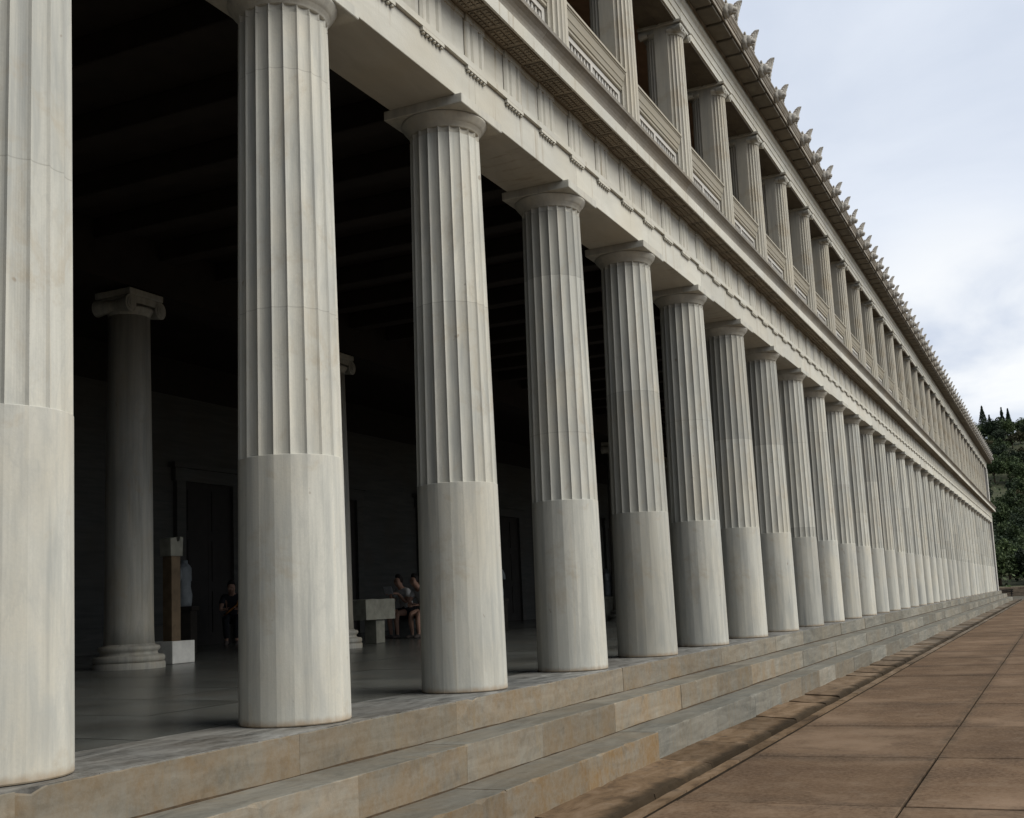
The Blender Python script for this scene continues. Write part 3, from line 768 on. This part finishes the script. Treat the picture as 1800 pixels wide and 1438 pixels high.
# inner row of smooth Ionic columns
m = MB()
m.lathe([(0.395, 0.33), (0.385, 0.6), (0.375, 2.2), (0.335, 4.95)], 40)
ICM = m.mesh('inner_column', MAR_IN)
m = MB()
m.lathe([(0.55, -0.09), (0.565, -0.02), (0.565, 0.07), (0.55, 0.085)], 40)
m.lathe([(0.54, 0.087), (0.56, 0.115), (0.56, 0.15), (0.54, 0.175), (0.475, 0.18), (0.445, 0.20), (0.445, 0.225), (0.47, 0.24), (0.485, 0.262), (0.485, 0.285), (0.465, 0.305), (0.42, 0.308), (0.397, 0.332)], 40)
IBM = m.mesh('base', MAR_IN)
m = MB()
m.lathe([(0.335, 4.9), (0.345, 4.95), (0.385, 4.99), (0.395, 5.02)], 32)
for sx in (-1, 1):
    for sy in (-1, 1):
        for q, (r0, e_) in enumerate(((0.125, 0.0), (0.085, 0.015), (0.045, 0.03))):
            ring = lambda y, r: [(sx*0.345+r*math.cos(2*math.pi*i/18), y, 5.03+r*math.sin(2*math.pi*i/18)) for i in range(18)]
            m.rings([ring(sy*(0.37+e_), r0), ring(0, r0*0.6)], True, True)
m.box(-0.345, 0.345, -0.36, 0.36, 5.06, 5.155); m.box(-0.39, 0.39, -0.39, 0.39, 5.157, 5.25, 0.5, 0, 0.01)
IKM = m.mesh('capital', MAR_IN)
for k in range(-2, 17):
    xc = 7.9+4.84*k
    if X0+1.5 < xc < XE-1.5:
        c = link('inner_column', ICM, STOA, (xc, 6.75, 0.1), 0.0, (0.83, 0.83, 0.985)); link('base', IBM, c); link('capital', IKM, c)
# marble ledge along the foot of the back wall
m = MB(); x = 6.0
while x < 13.9: m.box(x, min(x+1.6, 13.9)-.004, 11.0, 11.499, 0.165, 0.62, rnd()); x += 1.6
m.build('wall_ledge', MAR_WALL, STOA)

# ---------------------------------------------------------------- exhibits and seats in the gallery
zf = fz(6.9)
t = thing('stone_pillar', 'slim brown stone pillar with a broken grey top standing on a white plinth', 'stone pillar', (8.9, 6.95, zf))
m = MB(); m.box(-0.22, 0.24, -0.25, 0.25, 0, 0.315, 0.5, 0, 0.006); m.build('plinth', WHITESTONE, t)
m = MB(); m.rings([[(x, y, z) for x, y in ((-0.20, -0.22), (-0.02, -0.22), (-0.02, -0.06), (-0.20, -0.06))] for z in (0.317, 0.9, 1.52)], True, True); m.build('shaft', BROWNSTONE, t)
m = MB(); m.rings([[(a, y, b) for a, b in ((-0.235, 1.522), (0.005, 1.522), (0.02, 1.79), (-0.04, 1.80), (-0.06, 1.735), (-0.105, 1.725), (-0.125, 1.79), (-0.24, 1.77))] for y in (-0.24, -0.04)], True, True); m.build('pillar_top', GREYSTONE, t)

def statue(name, label, loc, rz, base_h, base_mat, h=0.85, group=None):
    t = thing(name, label, 'statue', loc, rz, group)
    m = MB(); m.box(-0.17, 0.17, -0.17, 0.17, 0, base_h-0.08, 0.5, 0, 0.008); m.box(-0.2, 0.2, -0.2, 0.2, base_h-0.079, base_h, 0.5, 0, 0.008); m.build('pedestal', base_mat, t)
    m = MB(); n = 20; rs = []
    for z, rx, ry, ox in ((0, .155, .115, 0), (.08, .17, .125, .01), (.2, .175, .13, .015), (.34, .15, .11, 0), (.46, .165, .12, -.01), (.58, .20, .125, -.01), (.66, .205, .115, 0), (.71, .15, .09, 0), (.74, .07, .065, 0), (.80, .06, .06, 0)):
        rs.append([(ox+rx*math.cos(2*math.pi*i/n)*(1+0.05*math.sin(5*2*math.pi*i/n+z*9)), ry*math.sin(2*math.pi*i/n)*(1+0.05*math.sin(7*2*math.pi*i/n)), base_h+z*h/0.85) for i in range(n)])
    m.rings(rs, True, True, 0.5, 0, True)
    for sx in (-1, 1): m.tube([(sx*0.17, 0, base_h+0.64), (sx*0.225, 0.0, base_h+0.54), (sx*0.235, -0.01, base_h+0.44)], [0.06, 0.058, 0.05], 10)
    m.build('torso', STATUESTONE, t)
    return t
statue('torso_statue', 'pale headless torso on a dark pedestal behind the slim brown pillar', (11.58, 9.05, fz(9)), 0.4, 0.80, DARKPLASTER)
statue('torso_statue', 'dim headless torso on a dark pedestal seen between the third and fourth columns', (20.2, 7.3, fz(7.3)), -0.3, 0.75, DARKPLASTER)
statue('torso_statue', 'dim headless torso on a pedestal seen between the fourth and fifth columns', (27.2, 7.2, fz(7.2)), 0.2, 0.7, GREYSTONE)

t = thing('stone_block_stand', 'weathered grey stone block lying on a short upright marble support', 'stone block', (14.45, 7.1, fz(7.1)))
m = MB(); m.box(-0.08, 0.22, -0.16, 0.1, 0, 0.44, 0.5, 0, 0.008); m.build('support', GREYSTONE, t)
m = MB()
rs = [[(x+jit(.012), y+jit(.012), z+jit(.012)) for y, z in ((-0.22, 0.445), (0.24, 0.445), (0.24, 0.82), (-0.22, 0.815))] for x in (-0.5, -0.25, 0.0, 0.25, 0.5)]
for r_ in rs: r_[0] = (r_[0][0], r_[0][1], 0.443); r_[1] = (r_[1][0], r_[1][1], 0.443)
m.rings(rs, True, True); m.build('block', GREYSTONE, t)
t = thing('marble_bench', 'low dark marble bench under the two seated visitors', 'bench', (17.02, 7.52, fz(7.55)), R(75))
m = MB(); m.box(-0.75, 0.75, -0.24, 0.24, 0.40, 0.48, 0.5, 0, 0.01); m.build('seat', MAR_WALL, t)
for xx in (-0.6, 0.46): m = MB(); m.box(xx, xx+0.14, -0.2, 0.2, 0, 0.399, 0.5, 0, 0.01); m.build('support', MAR_WALL, t)

# ---------------------------------------------------------------- people
def skin_obj(name, nodes, edges, mat, parent, sub=2, root=0):
    me = bpy.data.meshes.new(name); me.from_pydata([n[:3] for n in nodes], edges, []); me.materials.append(mat)
    o = link(name, me, parent)
    mod = o.modifiers.new('skin', 'SKIN'); mod.use_smooth_shade = True
    lay = me.skin_vertices[0] if me.skin_vertices else None
    if lay is None:
        bm = bmesh.new(); bm.from_mesh(me); bm.verts.layers.skin.verify(); bm.to_mesh(me); bm.free(); lay = me.skin_vertices[0]
    for i, n in enumerate(nodes):
        lay.data[i].radius = (n[3], n[4] if len(n) > 4 else n[3]); lay.data[i].use_root = (i == root)
    s_ = o.modifiers.new('sub', 'SUBSURF'); s_.levels = sub; s_.render_levels = sub
    return o
def seated(label, loc, rz, shirt, bottom, lean=0.18, hand=(0.44, 0.08, 0.74), head_dz=0.0, bare_legs=True, hz=0.47):
    t = thing('person', label, 'person', loc, rz)
    L = lean
    nodes = [(0, 0, hz+0.10, .13, .12), (0.04+L*.3, 0, hz+.28, .12, .11), (0.05+L*.75, 0, hz+.46, .135, .11), (0.06+L, 0, hz+.56, .075, .07), (0.08+L*1.1, 0, hz+.60, .055), 
             (0.11+L*1.2, 0, hz+.675+head_dz, .08, .074), (0.12+L*1.25, 0, hz+.76+head_dz, .088, .08), (0.11+L*1.25, 0, hz+.82+head_dz, .06, .055), (0.195+L*1.25, 0, hz+.70+head_dz, .016)]
    edges = [(0, 1), (1, 2), (2, 3), (3, 4), (4, 5), (5, 6), (6, 7), (5, 8)]
    def addn(n, to): nodes.append(n); edges.append((to, len(nodes)-1)); return len(nodes)-1
    for sy in (-1, 1):
        k = addn((0.05, sy*0.10, hz+.07, .088), 0); k = addn((0.25, sy*0.12, hz+.06, .078), k); k = addn((0.44, sy*0.11, hz+.04, .060), k)
        k = addn((0.46, sy*0.105, hz-.12, .056), k); k = addn((0.43, sy*0.10, 0.11, .036), k); f = addn((0.445, sy*0.10, 0.05, .036), k); addn((0.56, sy*0.11, 0.03, .028), f)
        s0 = addn((0.05+L*.85, sy*0.165, hz+.50, .058), 2); e_ = addn((0.13+L, sy*0.225, hz+.26, .043), s0)
        w = addn((hand[0]-.09, sy*(hand[1]+.05), hand[2]+.0, .027), e_); p = addn((hand[0]-.03, sy*(hand[1]+.02), hand[2], .030, .018), w)
        for q in range(4):
            a = -0.03+0.02*q
            f1 = addn((hand[0]+.03, sy*(hand[1]+a), hand[2]-.004, .0095), p); addn((hand[0]+.065-.006*abs(q-1.4), sy*(hand[1]+a*1.05), hand[2]-.022, .008), f1)
        th = addn((hand[0]-.02, sy*(hand[1]-.035), hand[2]+.02, .011), p); addn((hand[0]+.015, sy*(hand[1]-.055), hand[2]+.03, .009), th)
    skin_obj('body', nodes, edges, SKIN, t, 2)
    sn = [(-0.0, 0, hz+.09, .15, .145), (0.04+L*.3, 0, hz+.28, .138, .13), (0.05+L*.75, 0, hz+.46, .15, .125), (0.055+L*.97, 0, hz+.565, .085, .08)]
    se = [(0, 1), (1, 2), (2, 3)]
    for sy in (-1, 1):
        sn.append((0.05+L*.85, sy*0.17, hz+.50, .074)); se.append((2, len(sn)-1)); sn.append((0.10+L*.95, sy*0.205, hz+.36, .062)); se.append((len(sn)-2, len(sn)-1))
    skin_obj('shirt', sn, se, shirt, t, 2)
    bn = [(-0.01, 0, hz+.07, .15, .11)]; be = []
    for sy in (-1, 1):
        bn.append((0.06, sy*0.10, hz+.075, .102)); be.append((0, len(bn)-1)); bn.append((0.27, sy*0.12, hz+.065, .092)); be.append((len(bn)-2, len(bn)-1))
        if not bare_legs:
            bn.append((0.455, sy*0.11, hz+.03, .076)); be.append((len(bn)-2, len(bn)-1)); bn.append((0.465, sy*0.105, hz-.14, .070)); be.append((len(bn)-2, len(bn)-1)); bn.append((0.43, sy*0.10, 0.12, .058)); be.append((len(bn)-2, len(bn)-1))
    skin_obj('trousers' if not bare_legs else 'shorts', bn, be, bottom, t, 2)
    hn = [(0.06+L*1.22, 0, hz+.67+head_dz, .075, .088), (0.085+L*1.25, 0, hz+.78+head_dz, .100, .098), (0.11+L*1.25, 0, hz+.845+head_dz, .075, .08), (0.16+L*1.25, 0, hz+.82+head_dz, .052, .075)]
    skin_obj('hair', hn, [(0, 1), (1, 2), (2, 3)], HAIR, t, 2)
    for sy in (-1, 1):
        m = MB()
        m.tube([(0.40, sy*0.10, 0.045), (0.45, sy*0.102, 0.05), (0.52, sy*0.108, 0.038), (0.585, sy*0.113, 0.03)], [.036, .046, .04, .025], 10); m.build('shoe', SHOE, t)
    return t
FACE = R(163)
seated('seated person in a white shirt and dark shorts bending forward on the bench', (16.95, 7.25, fz(7.3)), FACE, SHIRT, DARKCLOTH, 0.26, (0.46, 0.06, 0.68), -0.03)
p2 = seated('seated person in a pale top holding up a sheet of white paper', (17.1, 7.85, fz(7.8)), FACE, SHIRT, DARKCLOTH, 0.14, (0.50, 0.07, 0.93), -0.02)
m = MB(); m.rings([[(0.53+a*.35, y, 0.91+a) for a in (0, 0.17)] + [(0.536+a*.35, y, 0.91+a) for a in (0.17, 0)] for y in (-0.12, 0, 0.12)], True, True)
tag(m.build('paper', PAPER, None, (17.1, 7.85, fz(7.8))), 'white sheet of paper held by the visitor on the bench', 'paper').rotation_euler = (0, 0, FACE)
p3 = seated('seated person in dark clothes with an orange shoulder strap beside the big column', (14.95, 10.75, fz(10.7)), R(215), DARKCLOTH, DARKCLOTH, 0.2, (0.40, 0.10, 0.72), -0.04, bare_legs=False, hz=0.45)
m = MB(); m.tube([(0.20, 0.20, 0.97), (0.27, 0.10, 0.80), (0.27, -0.05, 0.68), (0.17, -0.17, 0.58)], 0.02, 6); m.build('strap', STRAP, p3)

# ---------------------------------------------------------------- far end: bench, low bank, hill, trees
t = thing('wooden_bench', 'dark wooden bench on the paving at the far corner of the building', 'bench', (99.0, -0.25, GZ-0.02), R(90))
m = MB()
for q in range(3): m.box(-0.8, 0.8, -0.22+0.155*q, -0.09+0.155*q, 0.40, 0.45)
m.build('seat', BLACKMETAL, t)
m = MB(); m.box(-0.8, 0.8, 0.23, 0.26, 0.55, 0.66); m.box(-0.8, 0.8, 0.25, 0.28, 0.70, 0.80); m.build('backrest', BLACKMETAL, t)
for xx in (-0.7, 0.62): 
    m = MB(); m.box(xx, xx+0.08, -0.22, 0.22, 0, 0.399); m.box(xx, xx+0.08, 0.221, 0.30, 0, 0.78); m.build('leg', BLACKMETAL, t)
m = MB(); y = -60.0
while y < 60:
    L = 0.8+rnd()*0.9
    for r_ in range(3): m.box(126+jit(.06), 126.7, y+.01+0.3*(r_ % 2), y+L-.01+0.3*(r_ % 2), GZ-.12+0.32*r_, GZ+0.19+0.32*r_, rnd(), 0, 0.03)
    y += L
tag(m.build('low_wall', BANKSTONE), 'low rough brown stone wall along the foot of the wooded hill', 'wall')

def sm(a): a = max(0, min(1, a)); return a*a*(3-2*a)
def hz_(x, y):
    return GZ - 0.1 + 36.8*sm((x-128)/200) + 4.0*mnoise.noise(Vector((x*0.02, y*0.02, 3.3)))*sm((x-140)/60) + (0.9 if x > 126.3 else 0)*sm((x-126.3)/4)
m = MB(); nx, ny = 70, 90; vs = []
for i in range(nx+1):
    for j in range(ny+1):
        x = 126.5+ (i/nx)**1.3*330; y = -230+460*j/ny
        vs.append((x, y, hz_(x, y)+mnoise.noise(Vector((x*.2, y*.2, 0)))*0.3))
m.add(vs, [(i*(ny+1)+j, (i+1)*(ny+1)+j, (i+1)*(ny+1)+j+1, i*(ny+1)+j+1) for i in range(nx) for j in range(ny)], smooth=True)
structure(m.build('hill', plain('hill_earth', (0.055, 0.06, 0.03), 0.95, 0.4, 0.3)))

def leaf(m, c, s_, rr):
    u = Vector((rr.gauss(0, 1), rr.gauss(0, 1), rr.gauss(0, 1))).normalized(); w = u.orthogonal().normalized()
    a = rr.random()*6.28; w2 = (w*math.cos(a)+u.cross(w)*math.sin(a)); v2 = u.cross(w2)
    m.add([c+w2*s_, c+v2*s_*0.6, c-w2*s_, c-v2*s_*0.6], [(0, 1, 2, 3)])
def crown(seed, rx, rz, zc, n, s_, lumps=14):
    rr = random.Random(seed); m = MB(); L = []
    for k in range(lumps):
        d = Vector((rr.gauss(0, 1), rr.gauss(0, 1), rr.gauss(0, .8))).normalized()
        q = 0.35+0.65*rr.random()
        L.append((Vector((d.x*rx*q*.8, d.y*rx*q*.8, zc+d.z*rz*q*.8)), (0.28+0.3*rr.random())))
    for k in range(n):
        c, r = rr.choice(L)
        d = Vector((rr.gauss(0, 1), rr.gauss(0, 1), rr.gauss(0, 1))).normalized()*(0.55+0.45*rr.random()**.5)
        leaf(m, c+Vector((d.x*rx*r, d.y*rx*r, d.z*rz*r*1.1)), s_*(0.6+0.8*rr.random()), rr)
    return m
TR = []
for sd, rx, rz, zc, mat in ((1, 2.9, 2.6, 3.9, LEAF), (2, 2.5, 3.1, 4.2, LEAFDARK), (3, 3.3, 2.4, 3.4, LEAF), (4, 2.2, 2.0, 2.8, LEAFDRY)):
    cm = crown(sd, rx, rz, zc, 2600, 0.23).mesh('crown', mat)
    m = MB(); rr = random.Random(sd)
    m.tube([(0, 0, -0.6), (0.05, 0.03, zc*0.4), (0.1, -0.05, zc*0.75)], [0.22, 0.16, 0.09], 8)
    for q in range(4):
        a = q*1.6+rr.random(); m.tube([(0.05, 0, zc*0.45+0.12*q), (math.cos(a)*rx*.3, math.sin(a)*rx*.3, zc*.75), (math.cos(a)*rx*.55, math.sin(a)*rx*.55, zc*1.0)], [0.09, 0.06, 0.03], 6)
    TR.append((cm, m.mesh('trunk', BARK)))
def cyp(seed, h, r, ragged):
    rr = random.Random(seed); m = MB()
    for k in range(2200):
        q = rr.random()**0.8; z = h*(0.08+0.92*q)
        w = r*(math.sin(math.pi*min(1, q*0.62+0.30))**1.0)*(1-q)**0.45*1.25
        if ragged: w *= 0.55+0.75*abs(math.sin(q*17+seed))
        a = rr.random()*6.283; d = w*(0.4+0.6*rr.random()**.5)
        leaf(m, Vector((math.cos(a)*d, math.sin(a)*d, z)), 0.2*(0.6+0.7*rr.random()), rr)
    t_ = MB(); t_.tube([(0, 0, -0.6), (0, 0, h*0.3), (0, 0, h*0.8)], [0.16, 0.12, 0.04], 7)
    return m.mesh('crown', LEAFDARK), t_.mesh('trunk', BARK)
KIND = ['broad mid green bushy tree in the dense wood on the hillside', 'tall dark evergreen tree in the dense wood on the hillside', 'wide spreading green tree in the dense wood on the hillside', 'small dry olive green tree in the dense wood on the hillside']
GRP = ['mid green bushy trees on the hillside', 'dark evergreen trees on the hillside', 'spreading green trees on the hillside', 'dry olive green trees on the hillside']
rr = random.Random(5); placed = []; tries = 0
while len(placed) < 150 and tries < 20000:
    tries += 1
    x = 131+ (rr.random()**0.9)*205; a = -0.020+rr.random()*0.086
    y = -4.77+(x+4)*a
    if any((x-p[0])**2+(y-p[1])**2 < (2.6 if x < 200 else 3.4)**2*0.6 for p in placed): continue
    placed.append((x, y))
    k = rr.choice((0, 0, 1, 1, 2, 2, 3)); s_ = (0.50+0.40*rr.random())*(1.0 if x > 165 else 1.1)
    t = thing('tree', KIND[k], 'tree', (x, y, hz_(x, y)-0.1), rr.random()*6.28, GRP[k]); t.scale = (s_, s_, s_)
    link('crown', TR[k][0], t); link('trunk', TR[k][1], t)
for lab, px_a, x, h, r, rag, sd in (('tallest dense cypress at the left of the ridge line', 0.0462, 322, 10.8, 1.4, False, 1), ('thin short cypress just right of the tallest cypress', 0.0412, 326, 8.4, 0.7, False, 2),
                                    ('ragged thin cypress with bare gaps on the ridge line', 0.0316, 324, 9.8, 0.9, True, 3), ('slim pointed cypress next to the ragged cypress', 0.0268, 323, 9.2, 1.0, False, 4)):
    y = -4.77+(x+4)*px_a
    t = thing('cypress_tree', lab, 'cypress tree', (x, y, hz_(x, y)-1.0)); c_, k_ = cyp(sd, h, r, rag)
    link('crown', c_, t); link('trunk', k_, t)
# the rest of the wood reads as one mass
m = MB(); rr = random.Random(9)
for k in range(30000):
    x = 129+rr.random()*235; y = -4.77+(x+4)*(-0.30+rr.random()*0.75)
    inside = -0.03 < (y+4.77)/(x+4) < 0.065
    
    hh = (2.2 if inside else 1.5+3.5*abs(mnoise.noise(Vector((x*.16, y*.16, 5)))))*rr.random()
    leaf(m, Vector((x, y, hz_(x, y)+hh)), 0.55*(0.6+0.8*rr.random()) if not inside else 0.32, rr)
stuff(tag(m.build('undergrowth', LEAF), 'dense green undergrowth and bushes covering the hillside', 'undergrowth'))
SC.cycles.max_bounces = 4; SC.cycles.diffuse_bounces = 1; SC.cycles.glossy_bounces = 2
